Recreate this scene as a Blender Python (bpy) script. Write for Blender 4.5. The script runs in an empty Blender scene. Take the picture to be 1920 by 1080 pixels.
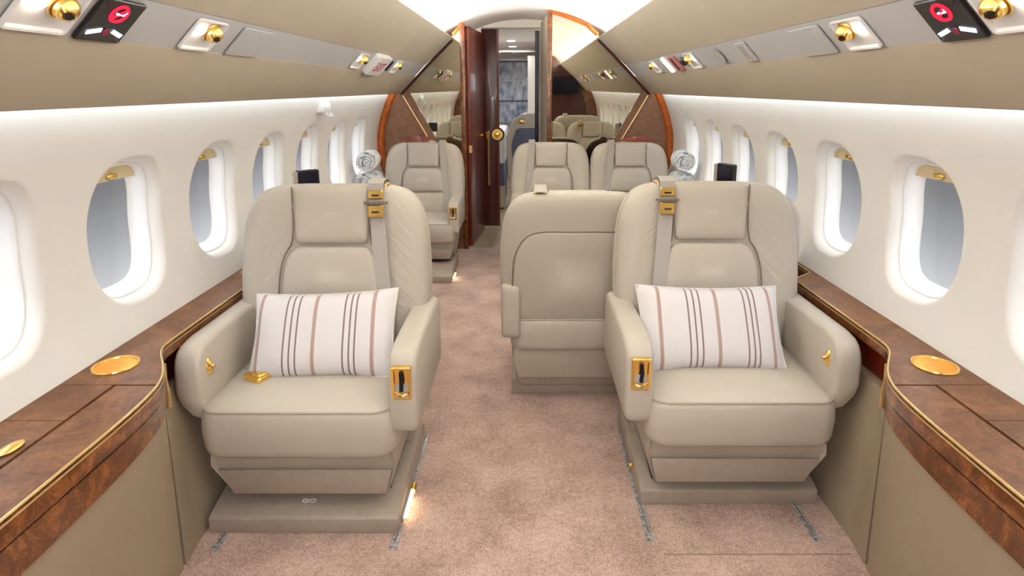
import bpy, bmesh, math, random
from mathutils import Matrix, Vector
random.seed(7)
R = math.radians
S = bpy.context.scene
COL = S.collection

# ------------------------------------------------------------------ camera
F_PX, PITCH, CAM_H = 1120.0, 11.0, 1.32
cam_d = bpy.data.cameras.new('camera')
cam_d.sensor_width = 36.0
cam_d.lens = 36.0 * F_PX / 1920.0
cam_d.shift_x = -25.0 / 1920.0
cam_d.shift_y = -157.0 / 1920.0
cam_d.clip_start = 0.02
cam = bpy.data.objects.new('camera', cam_d)
cam.location = (0, 0, CAM_H)
cam.rotation_euler = (R(90 - PITCH), 0, 0)
COL.objects.link(cam)
S.camera = cam

# ------------------------------------------------------------------ view
S.view_settings.view_transform = 'Standard'
S.view_settings.look = 'None'
S.view_settings.exposure = 0.36
S.view_settings.gamma = 1.0
S.view_settings.use_curve_mapping = False
S.cycles.use_denoising = True
S.cycles.max_bounces = 9
S.cycles.diffuse_bounces = 6
S.cycles.glossy_bounces = 5
S.cycles.sample_clamp_indirect = 6.0
S.cycles.caustics_reflective = False
S.cycles.caustics_refractive = False

# ------------------------------------------------------------------ light levels
SKY = 0.80         # daylight outside the windows
LED_CEIL = 80.0    # LED strips behind the ceiling coves
LED_WALL = 22.0     # LED strips behind the valance over the windows
FILL_LAMP = 30.0        # fill lamp added behind the camera, in the vestibule (W)
AFT_LAMP = 20.0
SPOT = 2.8         # halogen reading lights (W)

# ------------------------------------------------------------------ world: overcast sky over a pale hangar apron
W = bpy.data.worlds.new('sky')
S.world = W
W.use_nodes = True
nt = W.node_tree
nt.nodes.clear()
out = nt.nodes.new('ShaderNodeOutputWorld')
bg = nt.nodes.new('ShaderNodeBackground')
tc = nt.nodes.new('ShaderNodeTexCoord')
sep = nt.nodes.new('ShaderNodeSeparateXYZ')
nt.links.new(tc.outputs['Generated'], sep.inputs[0])
def wmath(op, a, b=None):
    n = nt.nodes.new('ShaderNodeMath'); n.operation = op
    for i, v in enumerate((a, b)):
        if v is None: continue
        if isinstance(v, (int, float)): n.inputs[i].default_value = v
        else: nt.links.new(v, n.inputs[i])
    return n.outputs[0]
ax = wmath('MAXIMUM', wmath('ABSOLUTE', sep.outputs[0]), 0.05)
ratio = wmath('DIVIDE', sep.outputs[2], ax)            # height seen over distance from the aircraft's side
fac = wmath('MULTIPLY_ADD', ratio, 0.5)
fac.node.inputs[2].default_value = 0.5                  # -1..1 -> 0..1
ramp = nt.nodes.new('ShaderNodeValToRGB')
nt.links.new(fac, ramp.inputs[0])
els = [(0.0, (1.25, 1.28, 1.3)), (0.20, (1.05, 1.06, 1.08)), (0.27, (.64, .64, .66)), (0.325, (.40, .40, .42)), (0.375, (.24, .24, .25)),
       (0.42, (.175, .175, .175)), (0.50, (.26, .26, .265)), (0.56, (2.0, 2.08, 2.2)), (1.0, (2.8, 2.9, 3.05))]
cr = ramp.color_ramp
while len(cr.elements) < len(els): cr.elements.new(0.5)
for e, (p, c) in zip(cr.elements, els):
    e.position = p; e.color = (*c, 1)
nt.links.new(ramp.outputs[0], bg.inputs[0])
bg.inputs[1].default_value = SKY
nt.links.new(bg.outputs[0], out.inputs[0])

# ------------------------------------------------------------------ materials
def srgb(r, g, b):
    f = lambda c: c / 12.92 if c <= .04045 else ((c + .055) / 1.055) ** 2.4
    return tuple(f(v / 255.0) for v in (r, g, b))

def pmat(name, col, rough=.5, metal=0., coat=0., coat_rough=.05, emit=None, emit_s=0., spec=.5, sheen=0.):
    m = bpy.data.materials.new(name); m.use_nodes = True
    p = m.node_tree.nodes['Principled BSDF']
    p.inputs['Base Color'].default_value = (*col, 1)
    p.inputs['Roughness'].default_value = rough
    p.inputs['Metallic'].default_value = metal
    p.inputs['Coat Weight'].default_value = coat
    p.inputs['Coat Roughness'].default_value = coat_rough
    p.inputs['Specular IOR Level'].default_value = spec
    p.inputs['Sheen Weight'].default_value = sheen
    if emit:
        p.inputs['Emission Color'].default_value = (*emit, 1)
        p.inputs['Emission Strength'].default_value = emit_s
    return m

def nodes(m): return m.node_tree.nodes, m.node_tree.links, m.node_tree.nodes['Principled BSDF']

def add_noise(m, scale, c0, c1, detail=4, rough=.6, dist=0., stretch=None, p0=.3, p1=.7):
    N, L, P = nodes(m)
    t = N.new('ShaderNodeTexCoord'); mp = N.new('ShaderNodeMapping')
    if stretch: mp.inputs['Scale'].default_value = stretch
    L.new(t.outputs['Object'], mp.inputs[0])
    n = N.new('ShaderNodeTexNoise')
    n.inputs['Scale'].default_value = scale; n.inputs['Detail'].default_value = detail
    n.inputs['Roughness'].default_value = rough; n.inputs['Distortion'].default_value = dist
    L.new(mp.outputs[0], n.inputs['Vector'])
    r = N.new('ShaderNodeValToRGB')
    r.color_ramp.elements[0].position = p0; r.color_ramp.elements[0].color = (*c0, 1)
    r.color_ramp.elements[1].position = p1; r.color_ramp.elements[1].color = (*c1, 1)
    L.new(n.outputs['Fac'], r.inputs[0]); L.new(r.outputs[0], P.inputs['Base Color'])
    return n, r

def add_bump(m, scale, strength, dist=.002, detail=4, stretch=None, kind='noise'):
    N, L, P = nodes(m)
    t = N.new('ShaderNodeTexCoord'); mp = N.new('ShaderNodeMapping')
    if stretch: mp.inputs['Scale'].default_value = stretch
    L.new(t.outputs['Object'], mp.inputs[0])
    if kind == 'noise':
        n = N.new('ShaderNodeTexNoise'); n.inputs['Detail'].default_value = detail; o = n.outputs['Fac']
    else:
        n = N.new('ShaderNodeTexVoronoi'); o = n.outputs['Distance']
    n.inputs['Scale'].default_value = scale
    L.new(mp.outputs[0], n.inputs['Vector'])
    b = N.new('ShaderNodeBump'); b.inputs['Strength'].default_value = strength; b.inputs['Distance'].default_value = dist
    prev = P.inputs['Normal'].links
    if prev: L.new(prev[0].from_socket, b.inputs['Normal'])
    L.new(o, b.inputs['Height']); L.new(b.outputs[0], P.inputs['Normal'])

M = {}
def leather(name, c, r=.42):
    m = pmat(name, c, r, spec=.4)
    lo = tuple(x * .93 for x in c)
    add_noise(m, 5, lo, c, 5)
    add_bump(m, 420, .12, .001, 2, kind='voronoi')
    add_bump(m, 9, .35, .008, 3, (1, 1, .6))
    return m
M['leather'] = leather('cream_leather', srgb(188, 180, 168))
M['leather_dark'] = leather('taupe_leather', srgb(176, 165, 151), .48)
M['leather_back'] = leather('creased_leather', srgb(188, 180, 168))
def crease(m, ang, sc, st):
    N, L, P = nodes(m)
    t = N.new('ShaderNodeTexCoord'); mp = N.new('ShaderNodeMapping')
    mp.inputs['Rotation'].default_value = (0, ang, 0); mp.inputs['Scale'].default_value = (1.0, 1, 4.2)
    sp = N.new('ShaderNodeSeparateXYZ'); L.new(t.outputs['Object'], sp.inputs[0])
    ab = N.new('ShaderNodeMath'); ab.operation = 'ABSOLUTE'; L.new(sp.outputs[0], ab.inputs[0])
    cb = N.new('ShaderNodeCombineXYZ'); L.new(ab.outputs[0], cb.inputs[0]); L.new(sp.outputs[1], cb.inputs[1]); L.new(sp.outputs[2], cb.inputs[2])
    mp.inputs['Scale'].default_value = (1, 1, 1)
    m2 = N.new('ShaderNodeMapping'); m2.inputs['Scale'].default_value = (1.0, 1, 4.5); L.new(mp.outputs[0], m2.inputs[0])
    L.new(cb.outputs[0], mp.inputs[0]); mp = m2
    n = N.new('ShaderNodeTexNoise'); n.inputs['Scale'].default_value = sc; n.inputs['Detail'].default_value = 2; n.inputs['Distortion'].default_value = .4
    L.new(mp.outputs[0], n.inputs['Vector'])
    b = N.new('ShaderNodeBump'); b.inputs['Strength'].default_value = st; b.inputs['Distance'].default_value = .012
    L.new(P.inputs['Normal'].links[0].from_socket, b.inputs['Normal'])
    L.new(n.outputs['Fac'], b.inputs['Height']); L.new(b.outputs[0], P.inputs['Normal'])
crease(M['leather_back'], R(-48), 8, .38)
M['seam'] = pmat('seam', srgb(120, 105, 88), .6)
M['plinth'] = pmat('taupe_plastic', srgb(158, 146, 134), .45)
add_noise(M['plinth'], 30, srgb(154, 142, 130), srgb(162, 150, 138))
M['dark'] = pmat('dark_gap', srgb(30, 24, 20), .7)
M['black'] = pmat('black_plastic', srgb(22, 20, 24), .3)
M['belt'] = pmat('grey_webbing', srgb(172, 166, 160), .7)
add_bump(M['belt'], 220, .4, .001, 1, (1, .2, 1))
M['gold'] = pmat('polished_gold', srgb(250, 210, 120), .22, 1.)
add_bump(M['gold'], 40, .02, .0005)
M['gold_dull'] = pmat('satin_gold', srgb(225, 195, 135), .35, 1.)
add_noise(M['gold_dull'], 60, srgb(215, 182, 120), srgb(235, 206, 150))
M['gold_dish'] = pmat('gold_dish', srgb(240, 160, 40), .35, .6)
add_noise(M['gold_dish'], 90, srgb(235, 150, 35), srgb(245, 172, 55))
M['chrome'] = pmat('rail_metal', srgb(185, 188, 192), .4, .55)
add_noise(M['chrome'], 90, srgb(120, 122, 128), srgb(225, 228, 232), 2)

def cream(name, a, b, rough=.6):
    m = pmat(name, a, rough, spec=.3)
    add_noise(m, 3, a, b, 3)
    add_bump(m, 300, .05, .0005, 2)
    return m
M['wall'] = cream('wall_panel', srgb(232, 231, 228), srgb(236, 235, 232))
M['valance'] = cream('valance_fabric', srgb(180, 170, 152), srgb(185, 176, 158), .75)
M['psu'] = cream('overhead_panel', srgb(186, 187, 189), srgb(190, 191, 193), .5)
M['ceil'] = cream('ceiling_panel', srgb(247, 243, 234), srgb(250, 246, 238))
M['sidepanel'] = cream('lower_side_leather', srgb(154, 140, 120), srgb(159, 145, 125), .5)
M['white'] = pmat('white_plastic', srgb(240, 241, 243), .35)
add_noise(M['white'], 8, srgb(236, 238, 240), srgb(243, 243, 244))
M['shade'] = pmat('tan_shade', srgb(220, 204, 168), .7)
add_noise(M['shade'], 40, srgb(216, 200, 163), srgb(224, 209, 174))

def burl(name, cols, scale=9, coat=.6, rough=.35, stretch=(1, 1, 1)):
    m = pmat(name, cols[1], rough, coat=coat, coat_rough=.06, spec=.4)
    N, L, P = nodes(m)
    t = N.new('ShaderNodeTexCoord'); mp = N.new('ShaderNodeMapping'); mp.inputs['Scale'].default_value = stretch
    L.new(t.outputs['Object'], mp.inputs[0])
    n1 = N.new('ShaderNodeTexNoise'); n1.inputs['Scale'].default_value = scale; n1.inputs['Detail'].default_value = 8
    n1.inputs['Roughness'].default_value = .65; n1.inputs['Distortion'].default_value = 1.6
    n2 = N.new('ShaderNodeTexNoise'); n2.inputs['Scale'].default_value = scale * 7; n2.inputs['Detail'].default_value = 6
    n2.inputs['Distortion'].default_value = 2.2
    L.new(mp.outputs[0], n1.inputs['Vector']); L.new(mp.outputs[0], n2.inputs['Vector'])
    mx = N.new('ShaderNodeMath'); mx.operation = 'MULTIPLY_ADD'; mx.inputs[1].default_value = .35
    L.new(n2.outputs['Fac'], mx.inputs[0])
    s2 = N.new('ShaderNodeMath'); s2.operation = 'MULTIPLY'; s2.inputs[1].default_value = .75
    L.new(n1.outputs['Fac'], s2.inputs[0]); L.new(s2.outputs[0], mx.inputs[2])
    r = N.new('ShaderNodeValToRGB'); cr = r.color_ramp
    cr.elements.new(.5)
    for e, p, c in zip(cr.elements, (.36, .54, .70), cols): e.position = p; e.color = (*c, 1)
    L.new(mx.outputs[0], r.inputs[0]); L.new(r.outputs[0], P.inputs['Base Color'])
    return m
M['burl_top'] = burl('burl_walnut_top', (srgb(76, 44, 22), srgb(108, 68, 38), srgb(132, 88, 52)), 7, .06, .5)
M['burl'] = burl('burl_walnut_edge', (srgb(48, 22, 8), srgb(98, 52, 20), srgb(150, 92, 42)), 12, .8, .3)
M['burl_red'] = burl('burl_walnut_orange', (srgb(120, 55, 15), srgb(165, 80, 25), srgb(195, 105, 38)), 10, .6, .35)
M['burl_dull'] = burl('walnut_veneer', (srgb(104, 68, 46), srgb(122, 84, 60), srgb(138, 98, 72)), 12, .35, .4)
M['mahogany'] = burl('mahogany', (srgb(70, 18, 8), srgb(100, 30, 14), srgb(122, 44, 22)), 6, .3, .4, (3, 3, .6))
M['mahogany_dark'] = burl('dark_mahogany', (srgb(40, 10, 10), srgb(62, 18, 18), srgb(80, 26, 24)), 6, .6, .3, (3, 3, .6))
M['mirror'] = pmat('tinted_mirror', (.62, .58, .48), .015, 1.)
M['rededge'] = pmat('red_lacquer', srgb(130, 40, 16), .3, coat=.6)  # colour of a red reflection in the bulkhead mirror
add_noise(M['rededge'], 8, srgb(110, 30, 10), srgb(142, 50, 22))

# carpet
m = pmat('carpet', srgb(190, 160, 145), .95, sheen=.3, spec=.1)
N_, L_, P_ = nodes(m)
t_ = N_.new('ShaderNodeTexCoord')
def nz(s, d, r=.6):
    n = N_.new('ShaderNodeTexNoise'); n.inputs['Scale'].default_value = s; n.inputs['Detail'].default_value = d
    n.inputs['Roughness'].default_value = r; L_.new(t_.outputs['Object'], n.inputs['Vector']); return n.outputs['Fac']
def mm(op, a, b):
    n = N_.new('ShaderNodeMath'); n.operation = op
    for i, v in enumerate((a, b)):
        if isinstance(v, (int, float)): n.inputs[i].default_value = v
        else: L_.new(v, n.inputs[i])
    return n.outputs[0]
v = mm('ADD', mm('ADD', mm('MULTIPLY', nz(5, 4), .30), mm('MULTIPLY', nz(60, 4, .7), .25)), mm('MULTIPLY', nz(210, 2), .45))
r_ = N_.new('ShaderNodeValToRGB')
for e, p, c in zip(r_.color_ramp.elements, (.40, .68), (srgb(140, 114, 104), srgb(230, 202, 188))): e.position = p; e.color = (*c, 1)
L_.new(v, r_.inputs[0]); L_.new(r_.outputs[0], P_.inputs['Base Color'])
M['carpet'] = m
add_bump(m, 260, .5, .003, 2)
M['tile'] = pmat('threshold_floor', srgb(176, 160, 135), .4)
add_noise(M['tile'], 6, srgb(168, 152, 128), srgb(184, 168, 143))

def emis(name, c, s):
    m = bpy.data.materials.new(name); m.use_nodes = True
    n = m.node_tree; n.nodes.clear()
    o = n.nodes.new('ShaderNodeOutputMaterial'); e = n.nodes.new('ShaderNodeEmission')
    e.inputs[0].default_value = (*c, 1); e.inputs[1].default_value = s
    n.links.new(e.outputs[0], o.inputs[0]); return m
M['led_ceil'] = emis('led_warm_white', (1., .99, .965), LED_CEIL)
M['led_wall'] = emis('led_white', (.80, .91, 1.), LED_WALL)
M['bulb'] = emis('halogen_bulb', (1., .82, .58), 14)
M['foot'] = emis('floor_lamp_tube', (1., .70, .42), 10)
M['red_lit'] = emis('red_sign_light', (.75, .03, .07), 1.0)
M['white_lit'] = emis('white_sign_light', (.8, .85, 1.), 1.2)
M['magenta'] = pmat('magenta_dot', srgb(130, 15, 60), .4)
M['downlight'] = emis('downlight', (1., .97, .9), 8)
M['navy'] = pmat('navy_edge', srgb(30, 20, 45), .3)
M['screen'] = pmat('screen_glass', srgb(12, 14, 34), .12, spec=.5)
M['exit_red'] = pmat('exit_lettering', srgb(175, 40, 60), .5)
M['blue_seat'] = pmat('slate_blue_fabric', srgb(95, 98, 120), .8)
add_noise(M['blue_seat'], 60, srgb(85, 88, 110), srgb(105, 108, 130))
M['glass_blue'] = pmat('blue_grey_glass', srgb(120, 140, 160), .15)
add_noise(M['glass_blue'], 9, srgb(98, 118, 148), srgb(205, 218, 230), 2, .5, .3, (1.6, 1, .8), .3, .7)

def pane():
    m = bpy.data.materials.new('window_acrylic'); m.use_nodes = True
    n = m.node_tree; n.nodes.clear()
    o = n.nodes.new('ShaderNodeOutputMaterial'); mix = n.nodes.new('ShaderNodeMixShader')
    t = n.nodes.new('ShaderNodeBsdfTransparent'); g = n.nodes.new('ShaderNodeBsdfGlossy'); pass
    t.inputs[0].default_value = (.95, .96, .97, 1); g.inputs['Roughness'].default_value = .03; mix.inputs[0].default_value = .04
    n.links.new(t.outputs[0], mix.inputs[1]); n.links.new(g.outputs[0], mix.inputs[2])
    n.links.new(mix.outputs[0], o.inputs[0]); return m
M['pane'] = pane()

# ------------------------------------------------------------------ mesh helpers
class MB:
    def __init__(s): s.v = []; s.f = []
    def add(s, v, f):
        o = len(s.v); s.v += [tuple(p) for p in v]; s.f += [tuple(i + o for i in q) for q in f]; return s
    def xf(s, fn): s.v = [tuple(fn(Vector(p))) for p in s.v]; return s

def link(name, mesh, m, parent=None):
    o = bpy.data.objects.new(name, mesh); COL.objects.link(o)
    mesh.materials.append(M[m] if isinstance(m, str) else m)
    if parent is not None: o.parent = parent
    return o

def build(name, mb, m, parent=None, angle=38, smooth=True, bevel=0., seg=2, recalc=True):
    me = bpy.data.meshes.new(name)
    me.from_pydata(mb.v, [], mb.f); me.update()
    bm = bmesh.new(); bm.from_mesh(me)
    if recalc: bmesh.ops.recalc_face_normals(bm, faces=bm.faces)
    if bevel > 0:
        ed = [e for e in bm.edges if len(e.link_faces) == 2 and e.calc_face_angle(0) > R(30)]
        bmesh.ops.bevel(bm, geom=ed, offset=bevel, segments=seg, profile=.5, affect='EDGES', clamp_overlap=True)
    for f in bm.faces: f.smooth = smooth
    for e in bm.edges:
        if len(e.link_faces) == 2 and e.calc_face_angle(0) > R(angle): e.smooth = False
    bm.to_mesh(me); bm.free()
    return link(name, me, m, parent)

def box(x0, x1, y0, y1, z0, z1):
    v = [(x, y, z) for z in (z0, z1) for y in (y0, y1) for x in (x0, x1)]
    return v, [(0, 2, 3, 1), (4, 5, 7, 6), (0, 1, 5, 4), (2, 6, 7, 3), (0, 4, 6, 2), (1, 3, 7, 5)]

def bx(*a): return MB().add(*box(*a))

def loft(rings, closed=True, cap0=False, cap1=False):
    n = len(rings[0]); v = [p for r in rings for p in r]; f = []
    for i in range(len(rings) - 1):
        for j in range(n if closed else n - 1):
            k = (j + 1) % n
            f.append((i * n + j, i * n + k, (i + 1) * n + k, (i + 1) * n + j))
    if cap0: f.append(tuple(range(n))[::-1])
    if cap1: f.append(tuple((len(rings) - 1) * n + j for j in range(n)))
    return v, f

def tube(path, r, n=8, closed=False):
    P = [Vector(p) for p in path]; rings = []; N = len(P)
    up = None
    for i, p in enumerate(P):
        a = P[(i - 1) % N] if (closed or i > 0) else p
        b = P[(i + 1) % N] if (closed or i < N - 1) else p
        t = (b - a).normalized()
        if up is None:
            up = Vector((0, 0, 1)) if abs(t.z) < .9 else Vector((1, 0, 0))
        s = t.cross(up).normalized(); u2 = s.cross(t).normalized(); up = u2
        rings.append([p + (s * math.cos(2 * math.pi * k / n) + u2 * math.sin(2 * math.pi * k / n)) * r for k in range(n)])
    if closed: rings.append(rings[0])
    return loft(rings, True, not closed, not closed)

def lathe(prof, n=24, axis='z'):
    rings = []
    for r, h in prof:
        rings.append([(r * math.cos(2 * math.pi * k / n), r * math.sin(2 * math.pi * k / n), h) for k in range(n)])
    return loft(rings, True, True, True)

def rrect(w, h, r, n=6, cx=0., cy=0.):
    pts = []
    for (sx, sy, a0) in ((1, 1, 0), (-1, 1, 90), (-1, -1, 180), (1, -1, 270)):
        for k in range(n + 1):
            a = R(a0 + 90 * k / n)
            pts.append((cx + sx * (w / 2 - r) + r * math.cos(a), cy + sy * (h / 2 - r) + r * math.sin(a)))
    return pts

def superell(a, b, n=2.8, k=72):
    P = []
    for i in range(2400):
        t = 2 * math.pi * i / 2400; c, s_ = math.cos(t), math.sin(t)
        P.append((a * math.copysign(abs(c) ** (2 / n), c), b * math.copysign(abs(s_) ** (2 / n), s_)))
    L = [0.]
    for i in range(2400):
        L.append(L[-1] + math.dist(P[i], P[(i + 1) % 2400]))
    out = []; q = 0
    for i in range(k):
        while L[q + 1] < L[-1] * i / k: q += 1
        out.append(P[q])
    return out

def area2(p): return sum(p[i][0] * p[(i + 1) % len(p)][1] - p[(i + 1) % len(p)][0] * p[i][1] for i in range(len(p)))

def resample(pts, step):
    out = []
    n = len(pts)
    for i in range(n):
        a, b = Vector(pts[i]), Vector(pts[(i + 1) % n])
        k = max(1, int(round((b - a).length / step)))
        for j in range(k): out.append(tuple(a + (b - a) * (j / k)))
    return out

def chaikin(pts, it=2, closed=True):
    for _ in range(it):
        o = []; n = len(pts)
        rng = range(n) if closed else range(n - 1)
        if not closed: o.append(pts[0])
        for i in rng:
            a, b = pts[i], pts[(i + 1) % n]
            o.append(tuple(a[k] * .75 + b[k] * .25 for k in range(len(a))))
            o.append(tuple(a[k] * .25 + b[k] * .75 for k in range(len(a))))
        if not closed: o.append(pts[-1])
        pts = o
    return pts

def offset(pts, d):
    n = len(pts); sg = 1 if area2(pts) > 0 else -1; out = []
    for i in range(n):
        a, p, b = Vector(pts[i - 1]), Vector(pts[i]), Vector(pts[(i + 1) % n])
        e1 = (p - a); e2 = (b - p)
        if e1.length < 1e-9: e1 = e2
        if e2.length < 1e-9: e2 = e1
        e1.normalize(); e2.normalize()
        n1 = Vector((-e1.y, e1.x)) * sg; n2 = Vector((-e2.y, e2.x)) * sg
        nn = n1 + n2
        if nn.length < 1e-6: nn = n1
        nn.normalize()
        q = p + nn * d / max(.5, nn.dot(n1))
        out.append((q.x, q.y))
    return out

def pad(outline, prof, dome=(), mapf=None, back_cap=True, centre=None):
    """outline in (u,v); prof = [(inset, w)...] from the rim inwards; dome = [(t, w)...] t 0..1 towards the middle"""
    rings = []
    us = [p[0] for p in outline]; vs = [p[1] for p in outline]
    mu, mv, hu, hv = (min(us) + max(us)) / 2, (min(vs) + max(vs)) / 2, (max(us) - min(us)) / 2, (max(vs) - min(vs)) / 2
    for d, w in prof:
        rings.append([(mu + (u - mu) * (1 - d / hu), mv + (v_ - mv) * (1 - d / hv), w) for u, v_ in outline])
    last = rings[-1]
    cu = sum(p[0] for p in last) / len(last); cv = sum(p[1] for p in last) / len(last)
    if centre: cu, cv = centre
    for t, w in dome:
        rings.append([(p[0] + (cu - p[0]) * t, p[1] + (cv - p[1]) * t, w) for p in last])
    v, f = loft(rings, True, back_cap, True)
    if mapf: v = [mapf(*p) for p in v]
    return v, f

def prism(outline, y0, y1, plane='xz'):
    if plane == 'xz': r0 = [(u, y0, v_) for u, v_ in outline]; r1 = [(u, y1, v_) for u, v_ in outline]
    elif plane == 'yz': r0 = [(y0, u, v_) for u, v_ in outline]; r1 = [(y1, u, v_) for u, v_ in outline]
    else: r0 = [(u, v_, y0) for u, v_ in outline]; r1 = [(u, v_, y1) for u, v_ in outline]
    return loft([r0, r1], True, True, True)

def interp(tab, x):
    if x <= tab[0][0]: return tab[0][1]
    for (a, b), (c, d) in zip(tab, tab[1:]):
        if x <= c: return b + (d - b) * (x - a) / (c - a)
    return tab[-1][1]

def thing(name, label, cat, loc=(0, 0, 0), rz=0., group=None, mat4=None):
    o = bpy.data.objects.new(name, None); COL.objects.link(o)
    o.empty_display_size = .1
    if mat4 is not None: o.matrix_world = mat4
    else: o.location = loc; o.rotation_euler = (0, 0, rz)
    return tag(o, label, cat, group)

def tag(o, label=None, cat=None, group=None, kind=None):
    if label: o['label'] = label
    if cat: o['category'] = cat
    if group: o['group'] = group
    if kind: o['kind'] = kind
    return o

def struct(name, mb, m, parent=None, label=None, **k):
    o = build(name, mb, m, parent, **k)
    if parent is None:
        tag(o, label, None, None, 'structure')
    return o

# ------------------------------------------------------------------ cabin cross-section
Y0, YB, YA, YE = -1.5, 4.85, 5.6, 10.2      # front end, bulkhead, aft partition, aft end
WALL = chaikin([(.30, 1.00), (.45, 1.08), (.61, 1.14), (.70, 1.175), (.80, 1.192), (.92, 1.195), (1.02, 1.178), (1.12, 1.15), (1.28, 1.083), (1.36, 1.04), (1.45, .98)], 4, False)
def WX(h): return interp(WALL, h)
LIP = (.57, 1.708)
PA, PB = (.79, 1.50), (.876, 1.41)
VAL = (1.00, 1.277)
SIDES = ((-1, 'left'), (1, 'right'))
WIN_Y = [1.245 + .503 * i for i in range(-2, 7)]
WIN_H, WA, WB = .905, .172, .222
LEDGE_H = .61

# floor
struct('floor', bx(-1.25, 1.25, Y0, YB - .0, -.04, 0), 'carpet', label='pinkish beige carpet of the cabin aisle')
struct('floor_aft', bx(-1.25, 1.25, YB, YE, -.04, 0.0), 'tile', label='beige hard floor beyond the bulkhead')

# walls with oval window openings
def wall(sg, nm):
    mb = MB()
    X = lambda h, d=0: sg * (WX(h) + d)
    h0, h1 = .655, 1.155
    def grid(y0, y1, ny, hs):
        rows = [[(X(h), y0 + (y1 - y0) * j / ny, h) for j in range(ny + 1)] for h in hs]
        mb.add(*loft(rows, False))
    hs_low = [.60 + (h0 - .60) * i / 4 for i in range(5)]
    hs_top = [h1 + (1.42 - h1) * i / 10 for i in range(11)]
    hs_mid = [h0 + (h1 - h0) * i / 10 for i in range(11)]
    ya, yb = WIN_Y[0] - .2515, WIN_Y[-1] + .2515
    for hs in (hs_low, hs_top):
        grid(ya, yb, 4, hs)
    for a, b in ((Y0, ya), (yb, YE)):
        for hs in (hs_low, hs_mid, hs_top): grid(a, b, 2, hs)
    hole = superell(WA, WB)
    K = len(hole)
    hw, hh = .2515, (h1 - h0) / 2
    def border(p):
        s = min(hw / abs(p[0]) if abs(p[0]) > 1e-9 else 1e9, hh / abs(p[1]) if abs(p[1]) > 1e-9 else 1e9)
        return (p[0] * s, p[1] * s)
    bord = [border((q[0] / WA * hw, q[1] / WB * hh)) for q in hole]
    # snap four points to the corners
    for cx, cy in ((hw, hh), (-hw, hh), (-hw, -hh), (hw, -hh)):
        i = min(range(K), key=lambda q: (bord[q][0] - cx) ** 2 + (bord[q][1] - cy) ** 2); bord[i] = (cx, cy)
    for yc in WIN_Y:
        rings = []
        for t in (1, .75, .5, .25, .08):
            rings.append([(X(WIN_H + q[1] * (1 - t) + b[1] * t), yc + q[0] * (1 - t) + b[0] * t, WIN_H + q[1] * (1 - t) + b[1] * t) for q, b in zip(hole, bord)])
        for d, dep in ((0, 0), (.003, .001), (.008, .005), (.013, .012), (.017, .022), (.02, .038), (.022, .05)):
            o = offset(hole, d)
            rings.append([(X(WIN_H + q[1], dep), yc + q[0], WIN_H + q[1]) for q in o])
        mb.add(*loft(rings, True))
    return struct('wall_' + nm, mb, 'wall', label='cream curved cabin side wall', recalc=False, angle=60)
for sg, nm in SIDES: wall(sg, nm)

wn = 0
for sg, nm in SIDES:
    for wi, yc in enumerate(WIN_Y):
        wn += 1
        base = thing('window_%d' % wn, 'oval cabin window with a white surround', None, (0, 0, 0))
        base['kind'] = 'structure'
        hole = superell(WA, WB)
        X = lambda h, d=0: sg * (WX(h) + d)
        rings = []
        for d, dep in ((.0205, .034), (.024, .034), (.027, .038), (.029, .05), (.033, .066), (.038, .079), (.046, .084)):
            rings.append([(X(WIN_H + q[1], dep), yc + q[0], WIN_H + q[1]) for q in offset(hole, d)])
        build('frame', MB().add(*loft(rings, True)), 'white', base, angle=50)
        rr = [(X(WIN_H + q[1], .082), yc + q[0], WIN_H + q[1]) for q in offset(hole, .040)]
        cpt = (X(WIN_H, .082), yc, WIN_H)
        mid = [tuple((a + b) / 2 for a, b in zip(p, cpt)) for p in rr]
        build('pane', MB().add(*loft([rr, mid], True, False, True)), 'pane', base)
        # raised shade: its lower edge shows at the top of the opening
        zl = WIN_H + .146
        top = [q for q in offset(hole, .034) if q[1] > 0]
        pts = []
        for k in range(17):
            y = -.124 + .248 * k / 16
            hi = max(q[1] for q in top if abs(q[0] - y) < .03)
            pts.append((y, hi))
        r0 = [(X(zl, .058), yc + y, zl) for y, hi in pts]
        r1 = [(X(WIN_H + max(hi, .148), .058), yc + y, WIN_H + max(hi, .148)) for y, hi in pts]
        sh = build('shade', MB().add(*loft([r0, r1], False)), 'shade', base)
        hd = MB().add(*lathe([(.0, 0), (.012, 0), (.016, .003), (.012, .007), (0, .008)], 16))
        hd.xf(lambda p: Vector((X(zl + .016, .057) - sg * p.z, yc + p.x * 1.5, zl + .014 + p.y * .55)))
        build('handle', hd, 'gold', sh)

# ceiling dome
dome = chaikin([(0, 1.93), (.187, 1.918), (.326, 1.888), (.478, 1.832), (.60, 1.782), (.675, 1.725), (.69, 1.64)], 2, False)
full = [(-x, z) for x, z in dome[::-1]][:-1] + dome
mb = MB().add(*loft([[(x, y, z) for x, z in full] for y in (Y0, 0, 2, 4, YE)], False))
struct('ceiling', mb, 'ceil', label='cream domed cabin ceiling', recalc=False)

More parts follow.
